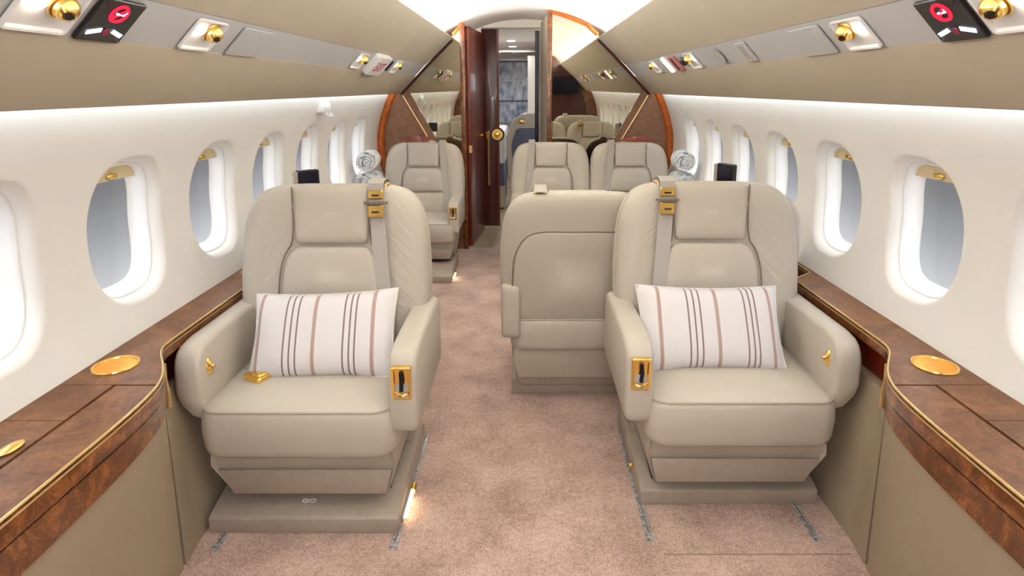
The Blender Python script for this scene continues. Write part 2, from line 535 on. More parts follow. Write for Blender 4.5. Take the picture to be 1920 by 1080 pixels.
# side ceiling panels, overhead service strip and valance
def strip(name, sg, prof, m, label, y0=Y0, y1=YB, **k):
    mb = MB().add(*loft([[(sg * x, y, z) for x, z in prof] for y in (y0, y1)], True, True, True))
    return struct(name, mb, m, label=label, **k)
for i, (sg, nm) in enumerate(SIDES):
    up = chaikin([(.79, 1.502), (.68, 1.60), (.575, 1.700)], 1, False)
    prof = up + [(.570, 1.706), (.571, 1.711), (.576, 1.713), (.584, 1.710), (.65, 1.648), (.80, 1.515)]
    strip('trim_%d' % (1 + i * 3), sg, prof, 'valance', 'tan upper side ceiling panel below the cove light')
    prof = [(.7935, 1.5005), (.8765, 1.4135), (.89, 1.425), (.805, 1.513)]
    strip('trim_%d' % (2 + i * 3), sg, prof, 'psu', 'grey overhead service strip with lights and signs')
    prof = [(.8715, 1.4165), (.8755, 1.4095), (.94, 1.342), (.997, 1.279), (1.003, 1.276), (1.012, 1.279), (1.016, 1.29), (.90, 1.425), (.885, 1.425)]
    strip('trim_%d' % (3 + i * 3), sg, prof, 'valance', 'tan valance over the windows', angle=30)
    # LED strips in the coves
    o = build('cove_light', MB().add(*loft([[(sg * .646, y, 1.700), (sg * .650, y, 1.734)] for y in (-.34, YB - .06)], False)), 'led_ceil')
    tag(o, ('LED strip glowing along the ceiling cove on the %s side' % nm), 'light', None)
    o = build('wall_wash_light', MB().add(*loft([[(sg * 1.006, y, 1.312), (sg * .990, y, 1.335)] for y in (-.34, YB - .06)], False)), 'led_wall')
    tag(o, ('LED strip hidden behind the valance washing the %s window wall' % nm), 'light', None)

# ------------------------------------------------------------------ window-side consoles
P_NEAR = [(.877, -.355), (.877, .5), (.877, 1.1), (.879, 1.22), (.886, 1.30), (.897, 1.355), (.920, 1.41), (.958, 1.47), (.996, 1.525), (1.012, 1.562), (1.017, 1.60), (1.017, 1.7)]
P_NEAR = chaikin(P_NEAR, 2, False)
P_TOP = P_NEAR + [(1.017, 2.17), (1.118, 2.25), (1.118, 2.72), (1.02, 2.84), (1.02, 4.22), (1.118, 4.32), (1.118, 4.82)]
P_LOW = P_NEAR + [(1.017, 2.17), (1.118, 2.25), (1.118, 4.82)]
def wrapped(path, prof, sg, m, name, parent, **k):
    """prof: list of (outward offset from the path in x, height)"""
    mb = MB().add(*loft([[(sg * min(x + dx, 1.128), y, h) for dx, h in prof] for x, y in path], True, True, True))
    return build(name, mb, m, parent, **k)
def follow(path, sg, dx, h, r, name, parent, m='gold_dull'):
    return build(name, MB().add(*tube([(sg * (x + dx), y, h) for x, y in path], r, 6)), m, parent)

for sg, nm in SIDES:
    side = 'left' if sg < 0 else 'right'
    con = thing('side_console', 'long burl walnut window ledge with gold edging along the %s wall' % side, 'side ledge', (0, 0, 0))
    # substrate
    core = [(x + .004, y) for x, y in P_TOP]
    mb = MB().add(*loft([[(sg * x, y, .585), (sg * x, y, .604), (sg * 1.128, y, .604), (sg * 1.128, y, .585)] for x, y in core], True, True, True))
    build('ledge_core', mb, 'dark', con)
    yl = 1.345
    # lid over the stowed table
    pl = [(x + .004, y) for x, y in P_NEAR if y < yl - .02] + [(interp([(b, a) for a, b in P_NEAR], yl - .004) + .004, yl - .004)]
    mb = MB().add(*loft([[(sg * x, y, .603), (sg * x, y, LEDGE_H), (sg * .9955, y, LEDGE_H), (sg * .9955, y, .603)] for x, y in pl], True, True, True))
    build('table_lid', mb, 'burl_top', con)
    # strip outboard of the lid, split by a seam
    for a, b in ((-.355, 1.185), (1.187, yl)):
        build('ledge_top', bx(*sorted((sg * 1.0045, sg * 1.137)), a, b, .603, LEDGE_H), 'burl_top', con)
    pr = [(interp([(b, a) for a, b in P_NEAR], yl + .002) + .004, yl + .002)] + [(x + .004, y) for x, y in P_TOP if y > yl + .01]
    mb = MB().add(*loft([[(sg * x, y, .603), (sg * x, y, LEDGE_H), (sg * 1.137, y, LEDGE_H), (sg * 1.137, y, .603)] for x, y in pr], True, True, True))
    build('ledge_top', mb, 'burl_top', con)
    # edge band
    near_b = [p for p in P_NEAR if p[1] < 1.47]
    wrapped(near_b, [(0, .603), (-.002, .60), (-.002, .562), (.003, .5585), (.02, .5585), (.02, .603)], sg, 'burl', 'edge_band', con)
    def low_h(y): return .487 + .03 * max(0, min(1, (y - .9) / .55)) ** 2
    mb = MB().add(*loft([[(sg * (x + .003), y, .5545), (sg * (x + .002), y, low_h(y)), (sg * (x + .03), y, low_h(y)), (sg * (x + .03), y, .5545)] for x, y in near_b], True, True, True))
    build('lower_band', mb, 'burl', con)
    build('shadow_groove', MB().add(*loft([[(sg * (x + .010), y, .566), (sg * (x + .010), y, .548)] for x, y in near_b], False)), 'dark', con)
    far_b = [p for p in P_TOP if p[1] >= 1.455]
    wrapped(far_b, [(0, .603), (0, .572), (.012, .565), (.03, .565), (.03, .603)], sg, 'burl', 'ledge_lip', con)
    far_r = [p for p in P_LOW if p[1] >= 1.50]
    wrapped(far_r, [(.035, .575), (.04, .40), (.06, .40), (.06, .575)], sg, 'mahogany', 'pocket_back', con)
    # gold edging
    follow(P_TOP, sg, .001, .609, .0032, 'gold_edging', con)
    follow(P_TOP, sg, -.001, .5995, .0022, 'gold_edging', con)
    yy = [p for p in P_NEAR if 1.44 < p[1] < 1.50]
    xe, ye = yy[len(yy) // 2]
    build('gold_end_strip', MB().add(*tube([(sg * (xe - .002), ye, .60), (sg * (xe - .003), ye - .005, .56), (sg * (xe + .004), ye + .012, .515), (sg * (xe + .002), ye + .008, .47)], .006, 8)), 'gold_dull', con)
    # lower side panel
    pn = [p for p in P_LOW if p[1] < 1.452]
    pf = [p for p in P_LOW if p[1] > 1.455]
    def low(path, name, htop):
        rows = []
        for x, y in path:
            b = x + .004
            fx = interp([(1.38, .948), (1.56, .968), (2.17, .968), (2.25, 1.112)], y)
            ht = htop(y)
            ln = lambda h: b + .006 + (fx - b - .006) * (1 - (h / ht) ** 1.3)
            rows.append([(sg * (b + .006), y, ht)] + [(sg * ln(h), y, h) for h in (.42, .34, .26, .18, .10, .03, 0.)] + [ (sg * 1.128, y, 0), (sg * 1.128, y, ht)])
        return build(name, MB().add(*loft(rows, True, True, True)), 'sidepanel', con, angle=50)
    low(pn, 'side_panel', lambda y: low_h(y) + .004)
    low(pf, 'side_panel', lambda y: .50 - .03 * min(1, max(0, (y - 1.45) / .15)))
    # cup holder
    cy, cx = 1.447, sg * 1.066
    ch = MB().add(*lathe([(.0, .0008), (.047, .0008), (.049, .002)], 32)); ch.xf(lambda p: p + Vector((cx, cy, LEDGE_H)))
    dish = build('cup_holder', ch, 'gold_dish', con)
    rg = MB().add(*tube([(cx + .051 * math.cos(2 * math.pi * k / 32), cy + .051 * math.sin(2 * math.pi * k / 32), LEDGE_H + .002) for k in range(32)], .0042, 8, True))
    build('rim', rg, 'gold', dish)
    # lid latch near the viewer
    lt = MB().add(*lathe([(0, 0), (.015, 0), (.017, .004), (.010, .008), (0, .009)], 20)); lt.xf(lambda p: Vector((sg * 1.03 + p.x, 1.08 + p.y * 1.7, LEDGE_H + p.z)))
    build('latch', lt, 'gold', con)

# ------------------------------------------------------------------ overhead service strip fittings
PL = math.hypot(PB[0] - PA[0], PB[1] - PA[1])
def psu(sg, y, t=.5, lift=.004):
    e = ((PB[0] - PA[0]) / PL, (PB[1] - PA[1]) / PL)
    ey = Vector((sg * e[0], 0, e[1])); ez = Vector((sg * e[1], 0, -e[0])); ex = ey.cross(ez)
    p = Vector((sg * (PA[0] + (PB[0] - PA[0]) * t), y, PA[1] + (PB[1] - PA[1]) * t)) + ez * lift
    m = Matrix.Identity(4)
    for i, c in enumerate((ex, ey, ez)):
        for j in range(3): m[j][i] = c[j]
    m.translation = p
    return m      # local x along the cabin, y down the slope, z into the cabin

def plate(w, h, r, t=.004, z=0., inset=.0015):
    return pad(rrect(w, h, r), [(0, z - .004), (0, z + t - inset), (inset, z + t)], [(1., z + t)])

def text_mesh(txt, size, m, parent, name, loc, rot180=True, ext=.0008):
    c = bpy.data.curves.new('t', 'FONT'); c.body = txt; c.size = size; c.extrude = ext; c.align_x = 'CENTER'; c.align_y = 'CENTER'
    o = bpy.data.objects.new('t', c); COL.objects.link(o)
    dg = bpy.context.evaluated_depsgraph_get()
    me = bpy.data.meshes.new_from_object(o.evaluated_get(dg))
    bpy.data.objects.remove(o)
    me.materials.clear()
    q = link(name, me, m, parent)
    q.location = loc
    if rot180: q.rotation_euler = (0, 0, math.pi)
    return q

def reading_light(sg, y, label, dirx, scale=1., eye=True):
    """white recessed tray with a lit bulb and a gold eyeball air outlet; dirx=+1 puts the bulb towards local +x"""
    t = thing('reading_light', label, 'light', mat4=psu(sg, y), group='overhead reading lights')
    w, h = .145 * scale, .098
    rings = [[(u, v_, w_) for u, v_ in offset(rrect(w, h, .012), d)] for d, w_ in ((0, -.004), (0, .002), (.002, .003), (.006, .002), (.010, -.004), (.016, -.008))]
    mb = MB().add(*loft(rings, True, True, True))
    build('tray', mb, 'white', t)
    b = MB().add(*lathe([(0, .001), (.016, .001), (.02, -.002), (.021, -.006)], 20)); b.xf(lambda p: Vector((dirx * .030 * scale + p.x * 1.15, -.012 + p.y * .8, p.z)))
    build('bulb', b, 'bulb', t)
    sl = bpy.data.lights.new('reading_glow', 'SPOT'); sl.energy = SPOT; sl.color = (1, .96, .90); sl.spot_size = R(118); sl.spot_blend = .9; sl.shadow_soft_size = .03
    so = bpy.data.objects.new('reading_glow', sl); COL.objects.link(so); so.parent = t
    so.location = (dirx * .030 * scale, -.012, .012); so.rotation_euler = (R(180 - 18), 0, 0)
    if eye:
        e = MB().add(*lathe([(.001, .021), (.008, .020), (.0105, .022), (.014, .019), (.021, .010), (.024, .0), (.024, -.006)], 24))
        rot = Matrix.Rotation(R(24) * dirx, 4, 'Y') @ Matrix.Rotation(R(-8), 4, 'X')
        e.xf(lambda p: (rot @ p) + Vector((-dirx * .022 * scale, -.014, .004)))
        ey = build('eyeball', e, 'gold', t)
        d = MB().add(*lathe([(0, .0235), (.0072, .0235), (.0074, .018)], 16))
        d.xf(lambda p: (rot @ p) + Vector((-dirx * .022 * scale, -.014, .004)))
        build('nozzle', d, 'dark', ey)
        rg = MB().add(*tube([(-dirx * .022 * scale + .026 * math.cos(a * math.pi / 12), -.014 + .026 * math.sin(a * math.pi / 12), -.002) for a in range(24)], .003, 6, True))
        build('ring', rg, 'gold_dull', ey)
    return t
# psu(): local x runs along +Y on the right side and along -Y on the left side
reading_light(-1, 1.085, 'lit reading light in a white tray, left overhead strip, before the no smoking sign', 1, 1.0)
reading_light(-1, 1.600, 'lit reading light with gold air nozzle, left overhead strip, beyond the no smoking sign', 1, 1.)
reading_light(1, 1.065, 'lit reading light in a white tray, right overhead strip, before the blurred red sign', -1, 1.0)
reading_light(1, 1.560, 'lit reading light with gold air nozzle, right overhead strip, beyond the blurred red sign', -1, 1.)
for sg, y, lb, dx in ((-1, 3.08, 'small reading light just before the EXIT sign', 1), (-1, 3.93, 'small reading light beyond the EXIT sign', 1),
                      (1, 3.05, 'small reading light at the near end of the far right fittings', -1), (1, 3.92, 'small reading light at the far end of the far right fittings', -1)):
    reading_light(sg, y, lb, dx, 1.1)

def sign(sg, y, label):
    t = thing('no_smoking_sign', label, 'sign', mat4=psu(sg, y))
    build('panel', MB().add(*plate(.125, .105, .003, .004)), 'black', t)
    z = .0045
    build('red_ring', MB().add(*tube([(.0 + .021 * math.cos(k * math.pi / 14), -.022 + .019 * math.sin(k * math.pi / 14), z) for k in range(28)], .0042, 6, True)), 'red_lit', t)
    b = MB().add(*box(-.019, .019, -.0025, .0025, -.001, .003)); q = Matrix.Rotation(R(40), 4, 'Z'); b.xf(lambda p: q @ p + Vector((0, -.022, z)))
    build('red_bar', b, 'red_lit', t)
    c = MB().add(*box(-.013, .009, -.003, .001, 0, .003)).add(*box(-.016, -.012, -.010, -.004, 0, .003)); c.xf(lambda p: p + Vector((0, -.021, z)))
    build('cigarette', c, 'white_lit', t)
    for k in (-1, 1):
        s = MB().add(*box(-.018, .018, -.005, .005, 0, .002)); q2 = Matrix.Rotation(R(16) * k, 4, 'Z'); s.xf(lambda p: q2 @ p + Vector((k * .033, .026, z)))
        build('belt_symbol', s, 'white_lit', t)
    d = MB().add(*lathe([(0, .002), (.008, .002), (.009, 0)], 16)); d.xf(lambda p: p + Vector((0, .026, z)))
    build('dot', d, 'magenta', t)
sign(-1, 1.245, 'black lit no smoking and seat belt sign in the left overhead strip')
sign(1, 1.215, 'black lit no smoking and seat belt sign in the right overhead strip')

# EXIT sign box
t = thing('exit_sign', 'white EXIT sign with red letters on the left overhead strip', 'sign', mat4=psu(-1, 3.43, .5))
build('box', MB().add(*pad(rrect(.30, .135, .02), [(0, -.01), (0, .018), (.006, .024)], [(1, .024)])), 'white', t)
text_mesh('EXIT', .085, 'exit_red', t, 'lettering', (.01, .006, .0245))
for dy, dz in ((.24, .01), (.30, .03)):
    o = thing('air_nozzle', 'small dark air nozzle slot beside the EXIT sign, %s' % ('the nearer one' if dy < .27 else 'the farther one'), 'air nozzle', mat4=psu(-1, 3.43 + dy, .5))
    build('slot', MB().add(*plate(.022, .075 if dy > .27 else .03, .008, .006)), 'dark', o)
# far right fittings: red label, dials, bright slot
t = thing('red_label', 'pinkish red label plate among the far right overhead fittings', 'label', mat4=psu(1, 3.38, .5))
build('plate', MB().add(*plate(.13, .10, .005, .005)), pmat('pink_label', srgb(200, 120, 120), .5), t)
build('black_mark', MB().add(*plate(.03, .085, .008, .008)), 'black', t)
t = thing('lamp_slot', 'bright slanted lamp slot among the far right overhead fittings', 'light', mat4=psu(1, 3.58, .5))
build('lens', MB().add(*plate(.06, .11, .01, .006)), emis('slot_lamp', (1, .9, .75), 1.6), t)
t = thing('gasper_dial', 'dark round dial among the far right overhead fittings', 'dial', mat4=psu(1, 3.20, .45))
build('dial', MB().add(*lathe([(0, .012), (.02, .012), (.026, .006), (.028, -.004)], 20)), 'black', t)
# access panels, speaker grille, call dial
for sg, y, w, lb in ((-1, 1.87, .20, 'flush pale access panel on the left overhead strip beyond its second light'), (1, 1.80, .20, 'flush pale access panel on the right overhead strip beyond its second light')):
    o = build('access_panel', MB().add(*plate(w, .10, .006, .0016, inset=.001)), 'psu'); o.matrix_world = psu(sg, y); tag(o, lb, 'panel')
o = thing('speaker_grille', 'round speaker grille outline on the right overhead strip', 'speaker', mat4=psu(1, 2.62, .5))
build('ring', MB().add(*tube([(.04 * math.cos(k * math.pi / 14), .036 * math.sin(k * math.pi / 14), .001) for k in range(28)], .0018, 6, True)), 'plinth', o)
build('cover', MB().add(*lathe([(0, .002), (.034, .002), (.036, 0)], 24)), 'psu', o)
o = thing('air_vent', 'three slotted air vent on the right overhead strip', 'vent', mat4=psu(1, 2.32, .5))
build('plate', MB().add(*plate(.10, .09, .006, .0014, inset=.001)), 'psu', o)
for k in (-1, 0, 1):
    build('slot', MB().add(*box(k * .018 - .003, k * .018 + .003, -.032, .032, 0, .0022)), 'plinth', o)
for y in (.86, .72):
    pass

# emergency exit handle cover above a left window
o = thing('emergency_release', 'small white emergency exit handle cover high on the left wall', 'handle', (-(WX(1.215)) + .012, 3.30, 1.215))
build('cover', MB().add(*pad(rrect(.13, .055, .015), [(0, -.02), (0, .012), (.006, .018)], [(1, .02)], lambda u, v_, w: (w, u, v_))), 'white', o)
build('pull', MB().add(*tube([(.02, -.03, -.03), (.035, -.03, -.045), (.035, .03, -.045), (.02, .03, -.03)], .006, 8)), 'white', o)

# ------------------------------------------------------------------ seats
BT = R(10)
def make_seat(label, loc, aft=False, s=1, k=1.0, slide=0., light=False, knob=True, buckle=None, front=True, group=None, belt=True, arms=(-1, 1), clips=True):
    """s: local x sign of the aisle side; slide: how far the base stands back under the seat"""
    T = thing('cabin_seat', label, 'seat', loc, math.pi if aft else 0., group)
    T.scale = (k, k, k)
    tb, cb, sb = math.tan(BT), math.cos(BT), math.sin(BT)
    z0 = .36; y0 = .12 - .24 * tb
    bp = lambda u, v_, w: (u, y0 + v_ * sb - w * cb, z0 + v_ * cb + w * sb)
    # base
    pl0, pl1 = -.26 + slide, .20 + slide
    side = [(pl0, 0), (pl0, .048), (pl0 + .012, .054), (pl0 + .13, .082), (pl1 - .02, .085), (pl1, .075), (pl1, 0)]
    build('plinth', MB().add(*prism(side, -.276, .276, 'yz')), 'plinth', T, bevel=.004)
    for e in (-1, 1):
        bdg = MB().add(*tube([(e * .011 + .009 * math.cos(a * math.pi / 8), pl0 + .055 + .005 * math.sin(a * math.pi / 8), .0665 + .0013 * math.sin(a * math.pi / 8)) for a in range(16)], .0016, 5, True))
        build('badge', bdg, 'white', T)
    build('pedestal', bx(-.235, .235, -.16, .07, .07, .16), 'dark', T)
    # leg rest housing under the cushion
    lo = [(-.262, .262), (-.268, .20), (-.205, .113), (.245, .113), (.268, .20), (.262, .262)] if s > 0 else [(-.262, .262), (-.268, .20), (-.245, .113), (.205, .113), (.268, .20), (.262, .262)]
    mb = MB()
    rr = []
    for y, d, dz in ((-.225, .008, -.002), (-.235, .0, .0), (.19, 0, 0)):
        rr.append([(u, y, v_) for u, v_ in offset(resample(lo, .05), d)])
    mb.add(*loft(rr, True, True, True))
    build('leg_rest', mb, 'leather_dark', T, bevel=0.006)
    build('leg_rest_flap', MB().add(*prism([(-.245, .192), (-.203, .115), (.240, .115), (.258, .192)] if s > 0 else [(-.258, .192), (-.240, .115), (.203, .115), (.245, .192)], -.240, -.233)), 'plinth', T, bevel=.002)
    # cushion
    ol = rrect(.555, .48, .06, 8, 0, -.03)
    ol = [(u * (1.0 if v_ > -.1 else 1.0), v_ - (.012 * (1 - (u / .2775) ** 2) if v_ < -.1 else 0)) for u, v_ in ol]
    prof = [(.02, .247), (.008, .250), (.002, .258), (-.002, .275), (-.005, .325), (-.002, .372), (.004, .386), (.012, .393), (.03, .401), (.06, .408)]
    def cmap(u, v_, w): return (u, v_, w - .010 * (abs(u) / .28) ** 3 * (1 if w < .30 else 0) * 0)
    cu = build('seat_cushion', MB().add(*pad(ol, prof, [(.35, .416), (.7, .421), (1, .423)])), 'leather', T, angle=70)
    build('piping', MB().add(*tube([(u, v_, .3895) for u, v_ in offset(ol, .0045)], .0032, 6, True)), 'leather_dark', cu)
    # back
    half = [(.25, 0.0), (.272, .10), (.300, .165), (.316, .20), (.318, .30), (.313, .40), (.302, .49), (.280, .55), (.245, .588), (.19, .606), (.10, .610)]
    ol = [(u, v_) for u, v_ in half] + [(-u, v_) for u, v_ in half[::-1]]
    ol = chaikin(resample(ol, .05), 2)
    if front:
        bo = build('backrest', MB().add(*pad(ol, [(0, -.075), (-.003, -.055), (.0, -.032), (.008, -.014), (.022, -.002), (.045, .006), (.075, .008), (.11, .003)],
              [(.25, -.004), (.6, -.010), (1, -.010)], bp, centre=(0, .30))), 'leather_back', T, angle=70)
        hp = [(-.119, .412), (.119, .412), (.129, .600), (-.129, .600)]
        hp = chaikin(resample(hp, .04), 1)
        build('headrest', MB().add(*pad(hp, [(0, -.03), (0, .004), (.003, .011), (.009, .016), (.02, .0195), (.04, .0215), (.065, .0222)], [(.5, .0224), (1, .0225)], bp)), 'leather', T, angle=70)
        PR = [(0, -.03), (0, .001), (.003, .008), (.009, .013), (.02, .0165), (.045, .0195)]
        lp = [(-.1705, .214), (.1705, .214), (.163, .325), (.145, .378), (.115, .402), (-.115, .402), (-.145, .378), (-.163, .325)]
        lp = chaikin(resample(lp, .045), 1)
        build('back_pad', MB().add(*pad(lp, PR, [(.5, .021), (1, .0215)], bp)), 'leather', T, angle=70)
        lp = chaikin(resample([(-.166, .03), (.166, .03), (.171, .206), (-.171, .206)], .045), 1)
        build('lumbar_pad', MB().add(*pad(lp, PR, [(.5, .021), (1, .0215)], bp)), 'leather', T, angle=70)
        # seams beside the pads
        for e in (-1, 1):
            pth = [(e * .133, .600), (e * .125, .42), (e * .155, .380), (e * .172, .325), (e * .178, .24), (e * .175, .06)]
            pth = chaikin(pth, 2, False)
            build('seam', MB().add(*tube([bp(u, v_, .0062) for u, v_ in pth], .003, 5)), 'seam', bo)
    # rear shell
    build('back_shell', MB().add(*pad(ol, [(0, -.070), (-.004, -.074), (-.004, -.082), (.002, -.092), (.02, -.102), (.06, -.108)], [(.3, -.111), (1, -.113)], bp, centre=(0, .30))), 'leather', T, angle=70)
    rp = [(-.262, .035), (.262, .035), (.268, .20), (.262, .33), (.24, .40), (.20, .445), (.15, .458), (-.15, .458), (-.20, .445), (-.24, .40), (-.262, .33), (-.268, .20)]
    rp = chaikin(resample(rp, .06), 2)
    rpn = build('rear_panel', MB().add(*pad(rp, [(0, -.09), (0, -.108), (.004, -.1125), (.012, -.1145)], [(.4, -.1185), (1, -.1195)], bp, centre=(0, .25))), 'leather', T, angle=70)
    build('rear_seam', MB().add(*tube([bp(u, v_, -.112) for u, v_ in offset(rp, -.0015)], .0022, 5, True)), 'seam', rpn)
    # skirt and pocket behind
    bpr = lambda u, v_, w: (u, y0 + v_ * sb - w * cb, z0 + v_ * cb + w * sb)
    sk = chaikin(resample([(-.250, -.302), (.250, -.302), (.275, -.12), (.262, .05), (-.262, .05), (-.275, -.12)], .06), 1)
    skt = build('back_skirt', MB().add(*pad(sk, [(0, -.05), (0, -.098), (.004, -.105), (.014, -.109)], [(.5, -.112), (1, -.113)], bpr)), 'leather_dark', T, angle=70)
    build('pocket_lip', MB().add(*tube([bpr(u, v_, -.1135) for u, v_ in ((-.258, -.035), (-.1, -.038), (.1, -.038), (.258, -.035))], .005, 6)), 'leather', skt)
    build('pocket_lip', MB().add(*tube([bpr(u, v_, -.1135) for u, v_ in ((-.262, .03), (0, .028), (.262, .03))], .006, 6)), 'leather', skt)
    # armrests
    for e in arms:
        aisle = (e == s)
        th = .080 if aisle else .075
        x0 = .262 if len(arms) > 1 else .236
        prof = [(-.250, .315), (-.255, .40), (-.246, .51), (-.215, .548), (-.15, .556), (.20, .562), (.235, .545), (.24, .40), (.235, .315)]
        if not aisle: prof = [(-.235, .345), (-.252, .42), (-.250, .52), (-.222, .560), (-.16, .570), (.20, .568), (.235, .545), (.24, .40), (.235, .33)]
        prof = chaikin(resample(prof, .055), 1)
        rings = []
        for d, xx in ((.012, 0), (.004, .003), (0, .011), (0, th - .016), (.005, th - .006), (.016, th)):
            q = []
            for (y, z) in offset(prof, d):
                x = xx
                if not aisle and z < .43: x = min(x, th - (.43 - z) * .62)
                q.append((e * (x0 + x), y, z))
            rings.append(q)
        am = build('armrest', MB().add(*loft(rings, True, True, True)), 'leather', T, angle=60)
        if aisle:
            zc, xc = .468, e * (x0 + th * .48)
            fy = -.2515
            fp = MB().add(*pad(rrect(.056, .100, .004), [(0, .012), (0, -.002), (.002, -.004), (.008, -.003), (.010, .002)], [(1, .002)], lambda u, v_, w: (xc + u, fy + w + (v_ + .0) * -.04, zc + v_)))
            lt = build('latch_panel', fp, 'gold', am)
            if True:
                build('lever', MB().add(*tube([(xc, fy - .003, zc + .035), (xc + .002, fy - .008, zc + .01), (xc, fy - .004, zc - .02)], .006, 8)), 'black', am)
                build('pull', MB().add(*tube([(xc - .018, fy - .002, zc - .028), (xc, fy - .010, zc - .032), (xc + .018, fy - .002, zc - .028)], .006, 8)), 'gold', am)
        elif knob:
            kx = e * x0
            kb = MB().add(*lathe([(0, .010), (.008, .010), (.012, .006), (.016, .002), (.018, -.002)], 18))
            kb.xf(lambda p: Vector((kx - e * p.z, -.195 + p.x * .75, .492 + p.y * 1.6)))
            kn = build('knob', kb, 'gold', am)
            k2 = MB().add(*lathe([(0, .018), (.005, .018), (.007, .012), (.007, .006)], 12)); k2.xf(lambda p: Vector((kx - e * p.z, -.195 + p.x, .495 + p.y)))
            build('knob_centre', k2, 'gold_dull', am)
    # shoulder belt
    if belt:
        ub = s * .152
        pts = []
        for i in range(19):
            t_ = i / 18; v_ = .612 - t_ * .56
            pts.append((ub + s * (.0 + .045 * t_ ** 1.5), v_, .0195 - .006 * t_ + (.006 if v_ > .5 else 0)))
        rows = []
        hw = .025
        for u, v_, w in pts:
            rows.append([bp(u - hw, v_, w - .004), bp(u - hw, v_, w), bp(u + hw, v_, w), bp(u + hw, v_, w - .004)])
        top = [(ub, .622, .004), (ub, .628, -.03), (ub, .622, -.085)]
        pre = [[bp(u - hw, v_, w - .003), bp(u - hw, v_ + .003, w), bp(u + hw, v_ + .003, w), bp(u + hw, v_, w - .003)] for u, v_, w in top[::-1]]
        sbelt = build('shoulder_belt', MB().add(*loft(pre + rows, True, True, True)), 'belt', T)
        if front and clips:
            for vv, hh, nm_ in ((.575, .030, 'belt_guide'), (.520, .042, 'belt_buckle')):
                build(nm_, MB().add(*pad(rrect(.050, hh, .005), [(0, .018), (0, .030), (.003, .034)], [(1, .034)], lambda u, v_, w: bp(ub + u, vv + v_, w))), 'gold', sbelt)
                build('slot', MB().add(*pad(rrect(.024, .006, .002), [(0, .033), (0, .0348)], [(1, .0348)], lambda u, v_, w: bp(ub + u, vv + v_ - .003, w))), 'dark', sbelt)
            build('belt_clip', MB().add(*pad(rrect(.078, .007, .003), [(0, .02), (0, .032), (.001, .033)], [(1, .033)], lambda u, v_, w: bp(ub + u, .549 + v_, w))), 'seam', sbelt)
        # guide fitting on the seat's shoulder
        build('shoulder_guide', MB().add(*pad(rrect(.062, .05, .012), [(0, 0), (0, .012), (.004, .016)], [(1, .017)], lambda u, v_, w: bp(ub + u, .600 + w, -.045 + v_))), 'gold_dull', T)
    if buckle:
        bxx, byy = buckle
        lap = [(-s * .25, .0, .398), (-s * .235, -.02, .403), (bxx - s * .03, byy + .02, .412), (bxx, byy, .414)]
        lap = chaikin(lap, 2, False)
        rows = [[(x - .0, y - .018, z), (x, y - .018, z + .003), (x, y + .018, z + .003), (x, y + .018, z)] for x, y, z in lap]
        lb = build('lap_belt', MB().add(*loft(rows, True, True, True)), 'belt', T)
        q = Matrix.Translation((bxx + s * .012, byy - .012, .413)) @ Matrix.Rotation(R(-28) * s, 4, 'Z')
        bk = MB().add(*pad(rrect(.074, .054, .008), [(0, 0), (0, .012), (.003, .016)], [(1, .017)])); bk.xf(lambda p: q @ p)
        build('lap_buckle', bk, 'gold', lb)
        fl = MB().add(*pad(rrect(.050, .040, .006), [(0, .014), (0, .020), (.002, .022)], [(1, .022)], lambda u, v_, w: (u + .006, v_, w))); fl.xf(lambda p: q @ p)
        build('buckle_flap', fl, 'gold', lb)
    if light:
        xl = s * .276
        lt = build('floor_light', MB().add(*tube([(xl + s * .012, pl0 + .045, .02), (xl + s * .012, pl0 + .155, .02)], .006, 8)), 'foot', T)
        build('lamp_cap', MB().add(*tube([(xl + s * .012, pl0 + .155, .022), (xl + s * .012, pl0 + .185, .024)], .011, 10)), 'gold', lt)
        build('lamp_bracket', bx(*sorted((xl - s * .002, xl + s * .008)), pl0 + .03, pl0 + .19, .012, .03), 'plinth', lt)
    elif front and knob:
        kb = MB().add(*lathe([(0, .014), (.006, .014), (.009, .008), (.006, .002), (.006, 0)], 12)); kb.xf(lambda p: Vector((s * (.276 + p.z), pl0 + .12 + p.x, .055 + p.y)))
        build('plinth_knob', kb, 'gold', T)
    return T

G = 'club seats of the cabin'
make_seat('beige leather seat at left front with a striped pillow and a loose gold lap buckle', (-.668, 1.85, 0), s=1, k=1.035, light=True, buckle=(-.175, -.10), group=G)
make_seat('beige leather seat at right front with a striped pillow and no loose buckle', (.655, 1.905, 0), s=-1, k=1.035, slide=.07, group=G)
make_seat('seat turned away showing its padded back, beside the aisle behind the right front seat', (.206, 2.54, 0), True, s=1, k=.965, slide=-.075, knob=False, group=G, arms=(1,))
make_seat('seat turned away, hidden behind the right front seat, by the window', (.808, 2.57, 0), True, s=1, k=.965, slide=-.075, knob=False, group=G, arms=(1,))
make_seat('seat turned away, hidden behind the left front seat', (-.795, 2.56, 0), True, s=-1, k=.965, slide=-.075, knob=False, group=G, arms=(-1,))
make_seat('single rear seat left of the aisle before the mirrored bulkhead', (-.775, 4.38, 0), s=1, k=.955, clips=False, slide=-.2, light=True, knob=False, group=G, arms=(1,))
make_seat('rear seat beside the aisle, right of it, before the mirrored bulkhead', (.195, 4.40, 0), s=-1, k=.955, clips=False, slide=-.1, knob=False, group=G, arms=(-1,))
make_seat('rear seat by the right windows before the mirrored bulkhead', (.80, 4.40, 0), s=-1, k=.955, clips=False, slide=-.1, knob=False, group=G, arms=(-1,))

